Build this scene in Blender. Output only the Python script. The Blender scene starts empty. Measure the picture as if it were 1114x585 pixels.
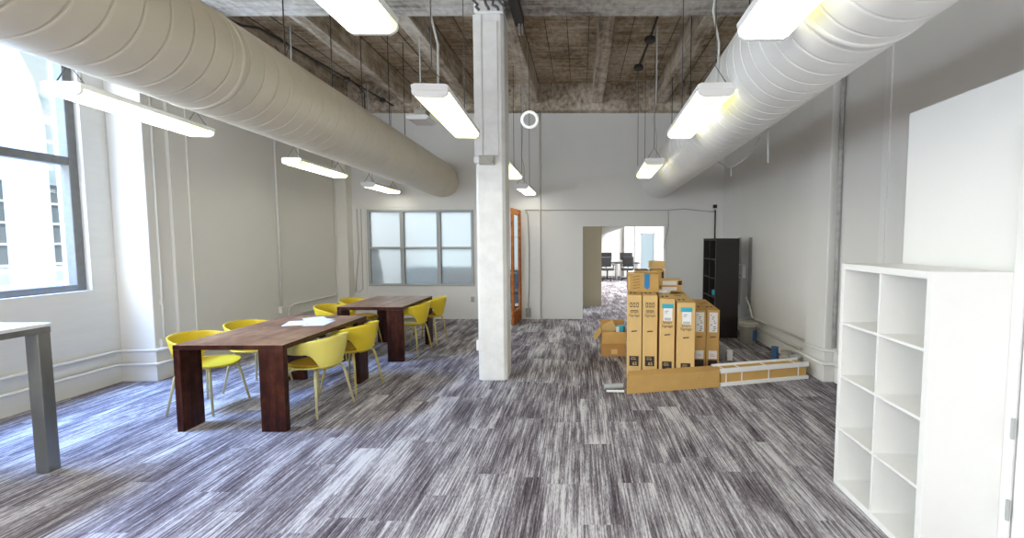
import bpy, bmesh, math, random
from mathutils import Vector, Matrix
PI = math.pi
S = bpy.context.scene
COL = S.collection
random.seed(7)

# ---------------------------------------------------------------- materials
def newmat(name):
    m = bpy.data.materials.new(name); m.use_nodes = True
    nt = m.node_tree
    return m, nt, nt.nodes['Principled BSDF']

def plain(name, col, rough=.6, metal=0., spec=.5, noise=0., nscale=20., bump=0., stretch=(1, 1, 1), col2=None, coat=0.):
    m, nt, b = newmat(name)
    b.inputs['Roughness'].default_value = rough
    b.inputs['Metallic'].default_value = metal
    b.inputs['Specular IOR Level'].default_value = spec
    b.inputs['Coat Weight'].default_value = coat
    c2 = col2 if col2 else tuple(max(0, c * (1 - noise)) for c in col)
    tc = nt.nodes.new('ShaderNodeTexCoord'); mp = nt.nodes.new('ShaderNodeMapping')
    mp.inputs['Scale'].default_value = stretch
    nz = nt.nodes.new('ShaderNodeTexNoise'); nz.inputs['Scale'].default_value = nscale
    nz.inputs['Detail'].default_value = 5
    nt.links.new(tc.outputs['Object'], mp.inputs[0]); nt.links.new(mp.outputs[0], nz.inputs['Vector'])
    r = nt.nodes.new('ShaderNodeValToRGB')
    r.color_ramp.elements[0].position = .3; r.color_ramp.elements[1].position = .7
    r.color_ramp.elements[0].color = (*c2, 1); r.color_ramp.elements[1].color = (*col, 1)
    nt.links.new(nz.outputs['Fac'], r.inputs[0]); nt.links.new(r.outputs[0], b.inputs['Base Color'])
    if bump:
        bp = nt.nodes.new('ShaderNodeBump'); bp.inputs['Strength'].default_value = bump
        bp.inputs['Distance'].default_value = .01
        nt.links.new(nz.outputs['Fac'], bp.inputs['Height']); nt.links.new(bp.outputs[0], b.inputs['Normal'])
    return m

def math_node(nt, op, a, b=None, c=None):
    n = nt.nodes.new('ShaderNodeMath'); n.operation = op
    for i, v in enumerate((a, b, c)):
        if v is None: continue
        if isinstance(v, (int, float)): n.inputs[i].default_value = v
        else: nt.links.new(v, n.inputs[i])
    return n.outputs[0]

def carpet_mat():
    m, nt, b = newmat('streaked_carpet')
    b.inputs['Roughness'].default_value = .95; b.inputs['Specular IOR Level'].default_value = .15
    tc = nt.nodes.new('ShaderNodeTexCoord'); sp = nt.nodes.new('ShaderNodeSeparateXYZ')
    nt.links.new(tc.outputs['Object'], sp.inputs[0])
    X, Y = sp.outputs[0], sp.outputs[1]
    # plank index: column across X (0.25 m), row along Y (1 m) with a random stagger
    col = math_node(nt, 'FLOOR', math_node(nt, 'DIVIDE', X, .25))
    wn = nt.nodes.new('ShaderNodeTexWhiteNoise'); wn.noise_dimensions = '1D'; nt.links.new(col, wn.inputs['W'])
    row = math_node(nt, 'FLOOR', math_node(nt, 'ADD', Y, wn.outputs['Value']))
    wn2 = nt.nodes.new('ShaderNodeTexWhiteNoise'); wn2.noise_dimensions = '2D'
    cb = nt.nodes.new('ShaderNodeCombineXYZ'); nt.links.new(col, cb.inputs[0]); nt.links.new(row, cb.inputs[1])
    nt.links.new(cb.outputs[0], wn2.inputs['Vector'])
    rnd = wn2.outputs['Value']
    def streak(sx, sy, seed, detail, rough=.6):
        c = nt.nodes.new('ShaderNodeCombineXYZ')
        nt.links.new(math_node(nt, 'MULTIPLY', X, sx), c.inputs[0])
        nt.links.new(math_node(nt, 'MULTIPLY', Y, sy), c.inputs[1])
        nt.links.new(math_node(nt, 'MULTIPLY_ADD', rnd, 37., seed), c.inputs[2])
        n = nt.nodes.new('ShaderNodeTexNoise'); n.inputs['Scale'].default_value = 1
        n.inputs['Detail'].default_value = detail; n.inputs['Roughness'].default_value = rough
        nt.links.new(c.outputs[0], n.inputs['Vector']); return n.outputs['Fac']
    broad = streak(7, 1.6, 0, 3, .55)
    fine = streak(85, 2.3, 11, 4, .62)
    speck = streak(240, 28, 5, 3)
    v = math_node(nt, 'MULTIPLY', broad, .9)
    v = math_node(nt, 'MULTIPLY_ADD', fine, 1.45, v)
    v = math_node(nt, 'MULTIPLY_ADD', speck, .75, v)
    v = math_node(nt, 'MULTIPLY_ADD', rnd, .16, v)
    v = math_node(nt, 'MULTIPLY_ADD', v, 1.5, -1.5 * 1.60 + .585)
    r = nt.nodes.new('ShaderNodeValToRGB'); e = r.color_ramp.elements
    e[0].position = 0; e[0].color = (.05, .038, .052, 1)
    e[1].position = 1; e[1].color = (.60, .59, .61, 1)
    for p, c in ((.25, (.095, .080, .09, 1)), (.5, (.18, .16, .18, 1)), (.72, (.31, .29, .32, 1))):
        q = e.new(p); q.color = c
    nt.links.new(v, r.inputs[0]); nt.links.new(r.outputs[0], b.inputs['Base Color'])
    bp = nt.nodes.new('ShaderNodeBump'); bp.inputs['Strength'].default_value = .25; bp.inputs['Distance'].default_value = .004
    nt.links.new(v, bp.inputs['Height']); nt.links.new(bp.outputs[0], b.inputs['Normal'])
    return m

def timber_mat(name, dark, mid, light, along='Y', gain=1., knots=True):
    """weathered, partly whitewashed timber; grain along an axis"""
    m, nt, b = newmat(name)
    b.inputs['Roughness'].default_value = .85; b.inputs['Specular IOR Level'].default_value = .2
    tc = nt.nodes.new('ShaderNodeTexCoord')
    def nz(scale, st, det, off=0):
        mp = nt.nodes.new('ShaderNodeMapping'); mp.inputs['Scale'].default_value = st
        mp.inputs['Location'].default_value = (off, off, off)
        nt.links.new(tc.outputs['Object'], mp.inputs[0])
        n = nt.nodes.new('ShaderNodeTexNoise'); n.inputs['Scale'].default_value = scale
        n.inputs['Detail'].default_value = det; n.inputs['Roughness'].default_value = .65
        nt.links.new(mp.outputs[0], n.inputs['Vector']); return n.outputs['Fac']
    st = {'X': (.25, 3, 3), 'Y': (3, .25, 3), 'Z': (5, 5, .35)}[along]
    g = nz(4, st, 8); p = nz(1.1, (1, 1, 1), 5, 3.3); s = nz(9, (1.6, 1, 1), 6, 7.1)
    v = math_node(nt, 'MULTIPLY_ADD', p, .9, math_node(nt, 'MULTIPLY', g, .8))
    v = math_node(nt, 'MULTIPLY_ADD', s, .7, v)
    v = math_node(nt, 'MULTIPLY_ADD', v, 2.0, -2.0 * 1.2 + .5)
    r = nt.nodes.new('ShaderNodeValToRGB'); e = r.color_ramp.elements
    e[0].position = .05; e[0].color = (*dark, 1); e[1].position = .95; e[1].color = (*light, 1)
    q = e.new(.45); q.color = (*mid, 1)
    nt.links.new(v, r.inputs[0]); nt.links.new(r.outputs[0], b.inputs['Base Color'])
    bp = nt.nodes.new('ShaderNodeBump'); bp.inputs['Strength'].default_value = .5; bp.inputs['Distance'].default_value = .01
    nt.links.new(g, bp.inputs['Height']); nt.links.new(bp.outputs[0], b.inputs['Normal'])
    return m

def emit_lens(name):
    m, nt, b = newmat(name)
    tc = nt.nodes.new('ShaderNodeTexCoord'); sp = nt.nodes.new('ShaderNodeSeparateXYZ')
    nt.links.new(tc.outputs['Object'], sp.inputs[0])
    ax = math_node(nt, 'ABSOLUTE', sp.outputs[0])
    d = math_node(nt, 'ABSOLUTE', math_node(nt, 'SUBTRACT', ax, .055))   # distance from a tube
    band = math_node(nt, 'SUBTRACT', 1., math_node(nt, 'MULTIPLY', d, 16.))
    band = math_node(nt, 'MAXIMUM', band, 0.)
    nz = nt.nodes.new('ShaderNodeTexNoise'); nz.inputs['Scale'].default_value = 3.
    oi = nt.nodes.new('ShaderNodeObjectInfo'); nz.noise_dimensions = '4D'
    nt.links.new(math_node(nt, 'MULTIPLY', oi.outputs['Random'], 40.), nz.inputs['W'])
    nt.links.new(tc.outputs['Object'], nz.inputs['Vector'])
    r = nt.nodes.new('ShaderNodeValToRGB'); e = r.color_ramp.elements
    e[0].position = .47; e[0].color = (1, .98, .90, 1); e[1].position = .58; e[1].color = (.62, .60, .11, 1)
    nt.links.new(nz.outputs['Fac'], r.inputs[0])
    nt.links.new(r.outputs[0], b.inputs['Emission Color'])
    st = math_node(nt, 'MULTIPLY_ADD', band, 1.5, LENS)
    nt.links.new(st, b.inputs['Emission Strength'])
    b.inputs['Base Color'].default_value = (.8, .8, .75, 1)
    b.inputs['Roughness'].default_value = .4
    return m
LENS = 3.4

M = {}
M['carpet'] = carpet_mat()
M['wall'] = plain('off_white_wall_paint', (.78, .765, .72), .75, noise=.035, nscale=1.6, bump=.05)
M['wallgrey'] = plain('cool_white_wall_paint', (.775, .77, .75), .7, noise=.03, nscale=1.6, bump=.05)
M['beige'] = plain('beige_wall_paint', (.46, .40, .28), .75, noise=.04, nscale=2)
M['bright'] = plain('bright_white_wall_paint', (.82, .82, .81), .7, noise=.02, nscale=2)
M['brick'] = plain('painted_masonry', (.76, .75, .71), .7, noise=.05, nscale=5, bump=.25, stretch=(1, .5, 3))
M['deck'] = timber_mat('ceiling_boards', (.20, .145, .09), (.44, .345, .235), (.67, .59, .47), 'X')
M['joist'] = timber_mat('joist_timber', (.19, .145, .10), (.44, .365, .28), (.68, .62, .54), 'Y')
M['beam'] = timber_mat('whitewashed_beam', (.22, .19, .16), (.48, .45, .41), (.70, .68, .64), 'X')
M['duct'] = plain('painted_duct_metal', (.68, .62, .49), .34, noise=.05, nscale=3, spec=.5)
M['ductw'] = plain('white_painted_duct_metal', (.80, .795, .76), .30, noise=.05, nscale=3, spec=.5)
M['ringlit'] = plain('lit_ring_tube', (.9, .9, .9), .5)
M['ringlit'].node_tree.nodes['Principled BSDF'].inputs['Emission Color'].default_value = (1, 1, 1, 1)
M['ringlit'].node_tree.nodes['Principled BSDF'].inputs['Emission Strength'].default_value = .45
M['white'] = plain('white_enamel', (.80, .80, .79), .4, noise=.02)
M['colpaint'] = plain('chipped_white_paint', (.80, .80, .78), .45, noise=.12, nscale=9, bump=.25)
M['lens'] = emit_lens('lit_prismatic_lens')
M['steel'] = plain('dark_steel', (.05, .04, .035), .5, metal=.4, noise=.3)
M['wire'] = plain('galvanised_wire', (.10, .10, .10), .5, metal=.3)
M['cord'] = plain('pale_cord', (.55, .55, .53), .5)
M['black'] = plain('black_laminate', (.014, .010, .009), .45, noise=.2)
M['blackpl'] = plain('black_plastic', (.015, .015, .017), .5)
M['shelfw'] = plain('white_foil_laminate', (.80, .80, .785), .35, noise=.015)
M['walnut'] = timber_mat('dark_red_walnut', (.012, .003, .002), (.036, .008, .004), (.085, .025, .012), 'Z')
M['top'] = timber_mat('walnut_top_with_sheen', (.13, .055, .03), (.24, .12, .068), (.40, .24, .15), 'Y')  # walnut lightened: light reflected by the table top is put into the colour
for k in ('walnut', 'top'):
    b = M[k].node_tree.nodes['Principled BSDF']; b.inputs['Roughness'].default_value = .35; b.inputs['Specular IOR Level'].default_value = .5 if k == 'top' else .2
M['yellow'] = plain('yellow_shell_plastic', (.80, .60, .03), .38, noise=.04, nscale=4)
M['lemon'] = plain('pale_lemon_shell_plastic', (.80, .70, .16), .38, noise=.04, nscale=4)
M['ylegs'] = plain('yellow_leg_paint', (.62, .50, .15), .45, noise=.1)
M['oak'] = plain('pale_cream_leg_paint', (.58, .53, .30), .45, noise=.1)
M['seatpad'] = plain('mustard_seat_pad', (.55, .33, .02), .7, noise=.1)
M['greypad'] = plain('pale_seat_pad', (.62, .62, .42), .7, noise=.1)
M['card'] = plain('brown_cardboard', (.60, .37, .13), .85, noise=.1, nscale=6, spec=.2)
M['cardl'] = plain('light_cardboard', (.72, .49, .21), .85, noise=.08, nscale=6, spec=.2)
M['cardd'] = plain('orange_brown_cardboard', (.50, .27, .09), .85, noise=.1, nscale=6, spec=.2)
M['foam'] = plain('white_foam', (.85, .85, .84), .8, noise=.05, nscale=30)
M['ink'] = plain('black_print', (.03, .022, .02), .7)
M['paper'] = plain('white_paper', (.85, .85, .86), .7, noise=.04, nscale=30)
M['blue'] = plain('blue_tape', (.02, .22, .48), .6)
M['dimblue'] = plain('dull_blue_label', (.05, .14, .30), .6, noise=.3)
M['cyan'] = plain('teal_print', (.03, .38, .50), .6)
M['gunmetal'] = plain('brushed_grey_steel', (.28, .29, .29), .35, metal=.7, noise=.35, nscale=6, stretch=(1, 1, .3))
M['framegrey'] = plain('grey_window_frame_paint', (.22, .22, .215), .5, noise=.15)
M['alu'] = plain('pale_grey_frame_paint', (.42, .44, .45), .45, noise=.06)
M['doorwood'] = timber_mat('orange_door_timber', (.30, .09, .02), (.48, .17, .05), (.62, .27, .09), 'Y')
M['bucket'] = plain('grey_beige_plastic', (.44, .42, .37), .5, noise=.12)
M['tin'] = plain('tin_metal', (.5, .5, .5), .35, metal=.6, noise=.2)
M['extwhite'] = plain('sunlit_white_render', (.85, .85, .83), .8, noise=.05)
M['extglass'] = plain('dark_pane', (.16, .17, .18), .2)
M['ground'] = plain('pale_concrete', (.5, .5, .48), .9, noise=.1, nscale=2)
M['hatch'] = plain('scuffed_grey_paint', (.36, .36, .35), .8, noise=.35, nscale=14, col2=(.55, .55, .54))
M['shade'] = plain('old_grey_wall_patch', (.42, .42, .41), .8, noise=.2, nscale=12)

def frosted():
    m = bpy.data.materials.new('frosted_glass'); m.use_nodes = True; nt = m.node_tree
    nt.nodes.clear(); out = nt.nodes.new('ShaderNodeOutputMaterial')
    tr = nt.nodes.new('ShaderNodeBsdfTranslucent'); tr.inputs[0].default_value = (.92, .96, .98, 1)
    rf = nt.nodes.new('ShaderNodeBsdfRefraction'); rf.inputs['Color'].default_value = (.90, .96, .99, 1)
    rf.inputs['Roughness'].default_value = .5; rf.inputs['IOR'].default_value = 1.12
    mx = nt.nodes.new('ShaderNodeMixShader'); mx.inputs[0].default_value = .72
    gl = nt.nodes.new('ShaderNodeBsdfGlossy'); gl.inputs['Roughness'].default_value = .3
    m2 = nt.nodes.new('ShaderNodeMixShader'); m2.inputs[0].default_value = .05
    nt.links.new(tr.outputs[0], mx.inputs[1]); nt.links.new(rf.outputs[0], mx.inputs[2])
    nt.links.new(mx.outputs[0], m2.inputs[1]); nt.links.new(gl.outputs[0], m2.inputs[2])
    nt.links.new(m2.outputs[0], out.inputs[0]); return m
M['frost'] = frosted()
def clear_glass():
    m = bpy.data.materials.new('clear_glass'); m.use_nodes = True; nt = m.node_tree
    nt.nodes.clear(); out = nt.nodes.new('ShaderNodeOutputMaterial')
    t = nt.nodes.new('ShaderNodeBsdfTransparent'); t.inputs[0].default_value = (.97, .99, .99, 1)
    g = nt.nodes.new('ShaderNodeBsdfGlossy'); g.inputs['Roughness'].default_value = .02
    mx = nt.nodes.new('ShaderNodeMixShader'); mx.inputs[0].default_value = .05
    nt.links.new(t.outputs[0], mx.inputs[1]); nt.links.new(g.outputs[0], mx.inputs[2]); nt.links.new(mx.outputs[0], out.inputs[0])
    return m
M['glass'] = clear_glass()

# ---------------------------------------------------------------- mesh helpers
class MB:
    def __init__(s): s.bm = bmesh.new()
    def quad_prism(s, base, top):
        a = [s.bm.verts.new(p) for p in base]; b = [s.bm.verts.new(p) for p in top]
        n = len(a)
        s.bm.faces.new(a[::-1]); s.bm.faces.new(b)
        for i in range(n): s.bm.faces.new((a[i], a[(i + 1) % n], b[(i + 1) % n], b[i]))
        return s
    def box(s, x0, x1, y0, y1, z0, z1, rz=0, c=None):
        P = [(x0, y0), (x1, y0), (x1, y1), (x0, y1)]
        if rz:
            cx, cy = c if c else ((x0 + x1) / 2, (y0 + y1) / 2)
            P = [(cx + (x - cx) * math.cos(rz) - (y - cy) * math.sin(rz), cy + (x - cx) * math.sin(rz) + (y - cy) * math.cos(rz)) for x, y in P]
        return s.quad_prism([(*p, z0) for p in P], [(*p, z1) for p in P])
    def tube(s, pts, r, n=10, caps=True):
        pts = [Vector(p) for p in pts]; rings = []
        R = r if isinstance(r, (list, tuple)) else [r] * len(pts)
        up = None
        for i, p in enumerate(pts):
            d = (pts[min(i + 1, len(pts) - 1)] - pts[max(i - 1, 0)]).normalized()
            if up is None:
                up = Vector((0, 0, 1)) if abs(d.z) < .9 else Vector((1, 0, 0))
            u = up - d * up.dot(d)
            u = u.normalized() if u.length > 1e-5 else d.orthogonal().normalized()
            up = u; v = d.cross(u)
            rings.append([s.bm.verts.new(p + (u * math.cos(2 * PI * k / n) + v * math.sin(2 * PI * k / n)) * R[i]) for k in range(n)])
        for a, b in zip(rings, rings[1:]):
            for k in range(n): s.bm.faces.new((a[k], a[(k + 1) % n], b[(k + 1) % n], b[k]))
        if caps: s.bm.faces.new(rings[0][::-1]); s.bm.faces.new(rings[-1])
        return s
    def lathe(s, prof, c=(0, 0, 0), n=24):
        c = Vector(c); rings = []
        for r, z in prof:
            rings.append([s.bm.verts.new(c + Vector((r * math.cos(2 * PI * k / n), r * math.sin(2 * PI * k / n), z))) for k in range(n)])
        for a, b in zip(rings, rings[1:]):
            for k in range(n): s.bm.faces.new((a[k], a[(k + 1) % n], b[(k + 1) % n], b[k]))
        s.bm.faces.new(rings[0][::-1]); s.bm.faces.new(rings[-1]); return s
    def prism(s, poly, axis, a, b):
        """poly of 2-D points extruded from a to b along an axis (0,1,2)"""
        def f(p, t):
            q = list(p); q.insert(axis, t); return q
        return s.quad_prism([f(p, a) for p in poly], [f(p, b) for p in poly])
    def torus(s, c, R, r, normal='Y', n=36, m=10):
        V = []
        for i in range(n):
            a = 2 * PI * i / n; ring = []
            for j in range(m):
                b = 2 * PI * j / m; rr = R + r * math.cos(b); t = r * math.sin(b)
                p = {'Y': (rr * math.cos(a), t, rr * math.sin(a)), 'Z': (rr * math.cos(a), rr * math.sin(a), t)}[normal]
                ring.append(s.bm.verts.new(Vector(c) + Vector(p)))
            V.append(ring)
        for i in range(n):
            for j in range(m):
                s.bm.faces.new((V[i][j], V[(i + 1) % n][j], V[(i + 1) % n][(j + 1) % m], V[i][(j + 1) % m]))
        return s
    def build(s, name, mat, parent=None, smooth=False, bevel=0., seg=2, kind=None, label=None, solid=0., sub=0):
        bmesh.ops.recalc_face_normals(s.bm, faces=s.bm.faces)
        me = bpy.data.meshes.new(name); s.bm.to_mesh(me); s.bm.free()
        if isinstance(mat, str): mat = M[mat]
        me.materials.append(mat)
        o = bpy.data.objects.new(name, me); COL.objects.link(o)
        if parent: o.parent = parent
        if smooth:
            for p in me.polygons: p.use_smooth = True
        if solid:
            md = o.modifiers.new('solid', 'SOLIDIFY'); md.thickness = solid; md.offset = 0
        if sub:
            md = o.modifiers.new('sub', 'SUBSURF'); md.levels = sub; md.render_levels = sub
        if bevel:
            md = o.modifiers.new('bevel', 'BEVEL'); md.width = bevel; md.segments = seg; md.limit_method = 'ANGLE'
            md.angle_limit = math.radians(40)
        if kind: o['kind'] = kind
        if label: o['label'] = label
        return o

def thing(name, label, cat, loc=(0, 0, 0), rz=0., group=None):
    o = bpy.data.objects.new(name, None); COL.objects.link(o)
    o.empty_display_size = .1
    o.location = loc; o.rotation_euler = (0, 0, rz); o['label'] = label; o['category'] = cat
    if group: o['group'] = group
    return o
def tag(o, label, cat, group=None):
    o['label'] = label; o['category'] = cat
    if group: o['group'] = group
    return o
def place(o, loc, rz=0.):
    """a one-mesh thing whose mesh is local"""
    o.location = loc; o.rotation_euler = (0, 0, rz); return o
def struct(name, mb, mat, parent=None, **k):
    return mb.build(name, mat, parent, kind=None if parent else 'structure', **k)
def dup(root, loc, rz, label, group=None):
    r = root.copy(); COL.objects.link(r); r.location = loc; r.rotation_euler = (0, 0, rz); r['label'] = label
    if group: r['group'] = group
    for ch in list(root.children):
        c = ch.copy(); COL.objects.link(c); c.parent = r
        for g in ch.children:
            d = g.copy(); COL.objects.link(d); d.parent = c
    return r
def text_mesh(name, body, size, mat, parent, M4, align='CENTER'):
    cu = bpy.data.curves.new(name, 'FONT'); cu.body = body; cu.size = size; cu.align_x = align
    cu.extrude = .0006; cu.space_line = .9
    tmp = bpy.data.objects.new('tmp', cu); COL.objects.link(tmp)
    bpy.context.view_layer.update()
    me = bpy.data.meshes.new_from_object(tmp.evaluated_get(bpy.context.evaluated_depsgraph_get()))
    bpy.data.objects.remove(tmp); bpy.data.curves.remove(cu)
    me.transform(M4); me.materials.clear(); me.materials.append(M[mat])
    o = bpy.data.objects.new(name, me); COL.objects.link(o); o.parent = parent
    return o
FRONT = Matrix.Rotation(PI / 2, 4, 'X')    # text upright, facing -Y

# ---------------------------------------------------------------- the setting
XL, XR, YB, YF = -5.3, 2.9, -6.0, 9.0
struct('floor', MB().box(-5.6, 6.0, YB - .2, 20.3, -.12, 0), 'carpet')

# far wall with the interior window, the glazed door opening and the doorway
f = MB(); y0, y1 = YF, YF + .14; TOP = 4.75
f.box(XL - .2, -4.32, y0, y1, 0, TOP); f.box(-4.32, -2.17, y0, y1, 0, .684); f.box(-4.32, -2.17, y0, y1, 2.236, TOP)
f.box(-2.17, -2.10, y0, y1, 0, TOP); f.box(-2.10, -1.21, y0, y1, 2.24, TOP)
f.box(-1.21, .05, y0, y1, 0, TOP); f.box(.05, 1.73, y0, y1, 1.90, TOP); f.box(1.73, 3.1, y0, y1, 0, TOP)
wf = struct('wall_far', f, 'wallgrey')
# left wall : masonry with windows, then a furred-out stretch
f = MB(); x0, x1 = XL - .30, XL
W1 = (1.35, 4.77, 1.08, 3.95); W2 = (-3.6, .35, 1.08, 3.95)
f.box(x0, x1, YB, W2[0], 0, TOP); f.box(x0, x1, W2[1], W1[0], 0, TOP); f.box(x0, x1, W1[1], 5.2, 0, TOP)
for w in (W1, W2):
    f.box(x0, x1, w[0], w[1], 0, w[2]); f.box(x0, x1, w[0], w[1], w[3], TOP)
struct('wall_left', f, 'brick')
struct('trim_1', MB().box(XL, -4.90, 5.02, 5.30, 0, TOP), 'wall', bevel=.01)           # pilaster beside the window
struct('wall_left_furring', MB().box(XL - .2, -4.865, 5.30, YF, 0, TOP), 'wall')
struct('trim_2', MB().box(-4.87, -4.62, 8.78, YF, 0, TOP), 'wall')                     # end pilaster
struct('trim_3', MB().box(-4.875, -4.852, 5.53, 5.56, .38, TOP), 'wall')
# stepped base courses on the left
def ledge(pts, z, r): return MB().tube([(x, y, z) for x, y in pts], r, 8)
bl = MB()
bl.box(XL, XL + .035, YB, 5.0, 0, .19); bl.box(XL, -4.865, 4.985, 5.02, 0, .19); bl.box(-4.90, -4.865, 5.02, 5.3, 0, .19)
bl.box(-4.865, -4.835, 5.3, 8.78, 0, .19)
struct('baseboard_left', bl, 'brick')
bl = MB()
pl = [(XL + .03, YB), (XL + .03, 4.95), (-4.86, 4.98), (-4.86, 5.32), (-4.835, 5.4), (-4.835, 8.75)]
bl.tube([(x, y, .20) for x, y in pl], .018, 8); bl.tube([(x, y, .36) for x, y in pl], .018, 8)
struct('trim_4', bl, 'wall', smooth=True)

# right wall
struct('wall_right', MB().box(XR, XR + .2, YB, YF, 0, TOP), 'wallgrey')
struct('trim_5', MB().box(2.79, XR, 4.98, 5.42, 0, TOP), 'wallgrey', bevel=.012)
struct('trim_6', MB().box(2.77, XR, 4.95, 5.46, 0, .20), 'brick', bevel=.01)
struct('trim_7', MB().box(2.885, XR + .01, 4.20, 4.28, 0, TOP), 'bright')
struct('baseboard_right', MB().box(2.86, XR, 5.46, YF, 0, .17), 'brick', bevel=.008)
struct('wall_partition', MB().box(2.105, XR - .003, .2, 2.88, 0, 2.428), 'bright', bevel=.004)
# rear wall with broad windows behind the camera
f = MB(); f.box(XL - .3, XR + .2, YB - .2, YB, 0, 1.0); f.box(XL - .3, XR + .2, YB - .2, YB, 3.9, TOP)
f.box(XL - .3, -4.7, YB - .2, YB, 1, 3.9); f.box(-1.5, -.9, YB - .2, YB, 1, 3.9); f.box(2.3, XR + .2, YB - .2, YB, 1, 3.9)
struct('wall_back', f, 'wall')
# ceiling
struct('ceiling', MB().box(XL - .3, XR + .2, YB - .2, YF + .14, 4.66, 4.80), 'deck')
f = MB()
for k in range(-4, 3):
    xr = .43 + 1.24 * k
    if xr > XR: continue
    struct('trim_%d' % (20 + k), MB().box(xr - .19, xr, YB, 8.80, 4.28, 4.66), 'joist', bevel=.012)
struct('trim_30', MB().box(XL, XR, 8.80, YF, 4.15, 4.66), 'joist')
g = MB()
for k in range(int((XR - XL) / .3)):
    g.box(XL + .15 + k * .31, XL + .158 + k * .31, YB, 8.8, 4.652, 4.66)
struct('trim_31', g, 'steel')
struct('trim_32', MB().box(XL, XR, 4.93, 5.36, 4.235, 4.66), 'beam', bevel=.015)
struct('trim_33', MB().box(XL, XR, -.6, -.2, 4.235, 4.66), 'beam', bevel=.015)

# rooms beyond the far wall
struct('wall_beyond_left', MB().box(XL - .2, -.12, 13.0, 13.12, 0, .8).box(XL - .2, -.12, 13, 13.12, 3.2, 3.7).box(XL - .2, -4.8, 13, 13.12, .8, 3.2).box(-.9, -.12, 13, 13.12, .8, 3.2), 'bright')
struct('wall_side_left', MB().box(XL - .2, XL - .1, YF + .14, 13, 0, 3.7), 'bright')
struct('wall_between', MB().box(-.12, .0, YF + .14, 13.1, 0, 3.7), 'bright')
struct('wall_corridor', MB().box(0., .52, 10.8, 20.1, 0, 3.7), 'beige')
f = MB(); ya, yb = 20., 20.14
f.box(.5, 2.72, ya, yb, 0, 3.7); f.box(2.72, 3.36, ya, yb, 0, .15); f.box(2.72, 3.36, ya, yb, 1.95, 3.7); f.box(3.36, 3.75, ya, yb, 0, 3.7)
f.box(3.75, 4.6, ya, yb, 2.9, 3.7); f.box(3.75, 4.6, ya, yb, 0, .3); f.box(4.6, 5.6, ya, yb, 0, 3.7)
struct('wall_beyond_far', f, 'bright')
struct('trim_34', MB().box(1.95, 2.35, 19.6, 20, 0, 3.7).box(2.45, 2.6, 19.75, 20, 0, 3.7), 'bright')
f = MB()
f.box(5.0, 5.12, YF + .14, 11, 0, 3.7); f.box(5.0, 5.12, 11, 19, 0, .9); f.box(5.0, 5.12, 11, 19, 3.2, 3.7); f.box(5., 5.12, 19, 20.1, 0, 3.7)
struct('wall_beyond_right', f, 'bright')
struct('ceiling_beyond', MB().box(XL - .2, 5.2, YF + .14, 20.2, 3.7, 3.8), 'bright')
struct('window_5', MB().box(2.72, 2.76, 19.98, 20.1, .15, 1.95).box(3.32, 3.36, 19.98, 20.1, .15, 1.95).box(2.72, 3.36, 19.98, 20.1, 1.9, 1.95).box(2.72, 3.36, 19.98, 20.1, .15, .2), 'alu')
struct('trim_35', MB().box(1.728, 1.745, YF - .012, YF + .14, 0, 1.9), 'white')
struct('trim_36', MB().box(.035, .05, YF - .006, YF + .15, 0, 1.9), 'wallgrey')

# window_1 : grey steel frame in the left wall
def wall_window(name, w, mull_z, extra=()):
    ya, yb, za, zb = w; xo, xi = XL - .16, XL - .06; t = .085
    fr = MB()
    fr.box(xo, xi, ya, ya + t, za, zb); fr.box(xo, xi, yb - t, yb, za, zb)
    fr.box(xo, xi, ya + t, yb - t, za, za + t * .8); fr.box(xo, xi, ya + t, yb - t, zb - t, zb)
    fr.box(xo, xi, ya + t, yb - t, mull_z, mull_z + .09)
    for m in extra: fr.box(xo, xi, m - .04, m + .04, za + t * .8, zb - t)
    o = struct(name, fr, 'framegrey', bevel=.008)
    MB().box(XL - .115, XL - .109, ya + t, yb - t, za + .06, zb - t).build('window_pane', 'glass', o)
    return o
MB().box(2.76, 3.32, 20.03, 20.04, .2, 1.9).build('frosted_pane', 'frost', bpy.data.objects['window_5'])
wall_window('window_1', W1, 2.40, (2.7,))
wall_window('window_2', W2, 2.40, (-2.3, -1.0))

# window_3 : interior frosted window of six panes
fr = MB(); xa, xb, za, zb = -4.32, -2.17, .684, 2.236; t = .05
fr.box(xa, xb, YF - .03, YF + .08, za, za + t); fr.box(xa, xb, YF - .03, YF + .08, zb - t, zb)
fr.box(xa, xa + t, YF - .03, YF + .08, za + t, zb - t); fr.box(xb - t, xb, YF - .03, YF + .08, za + t, zb - t)
c1, c2, zm = -3.62, -2.875, 1.46
for c in (c1, c2): fr.box(c - .04, c + .04, YF - .03, YF + .08, za + t, zb - t)
for a, b in ((xa + t, c1 - .04), (c1 + .04, c2 - .04), (c2 + .04, xb - t)): fr.box(a, b, YF - .02, YF + .07, zm - .025, zm + .025)
w3 = struct('window_3', fr, 'alu', bevel=.006)
for a, b in ((xa + t, c1 - .04), (c1 + .04, c2 - .04), (c2 + .04, xb - t)):
    for p, q in ((za + t, zm - .025), (zm + .025, zb - t)):
        MB().box(a, b, YF + .02, YF + .03, p, q).build('frosted_pane', 'frost', w3)
# casing strip around it
struct('trim_37', MB().box(-4.47, -4.36, YF - .02, YF, .2, 2.30).box(-4.62, -2.12, YF - .012, YF, 2.28, 2.31), 'wallgrey')

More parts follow.
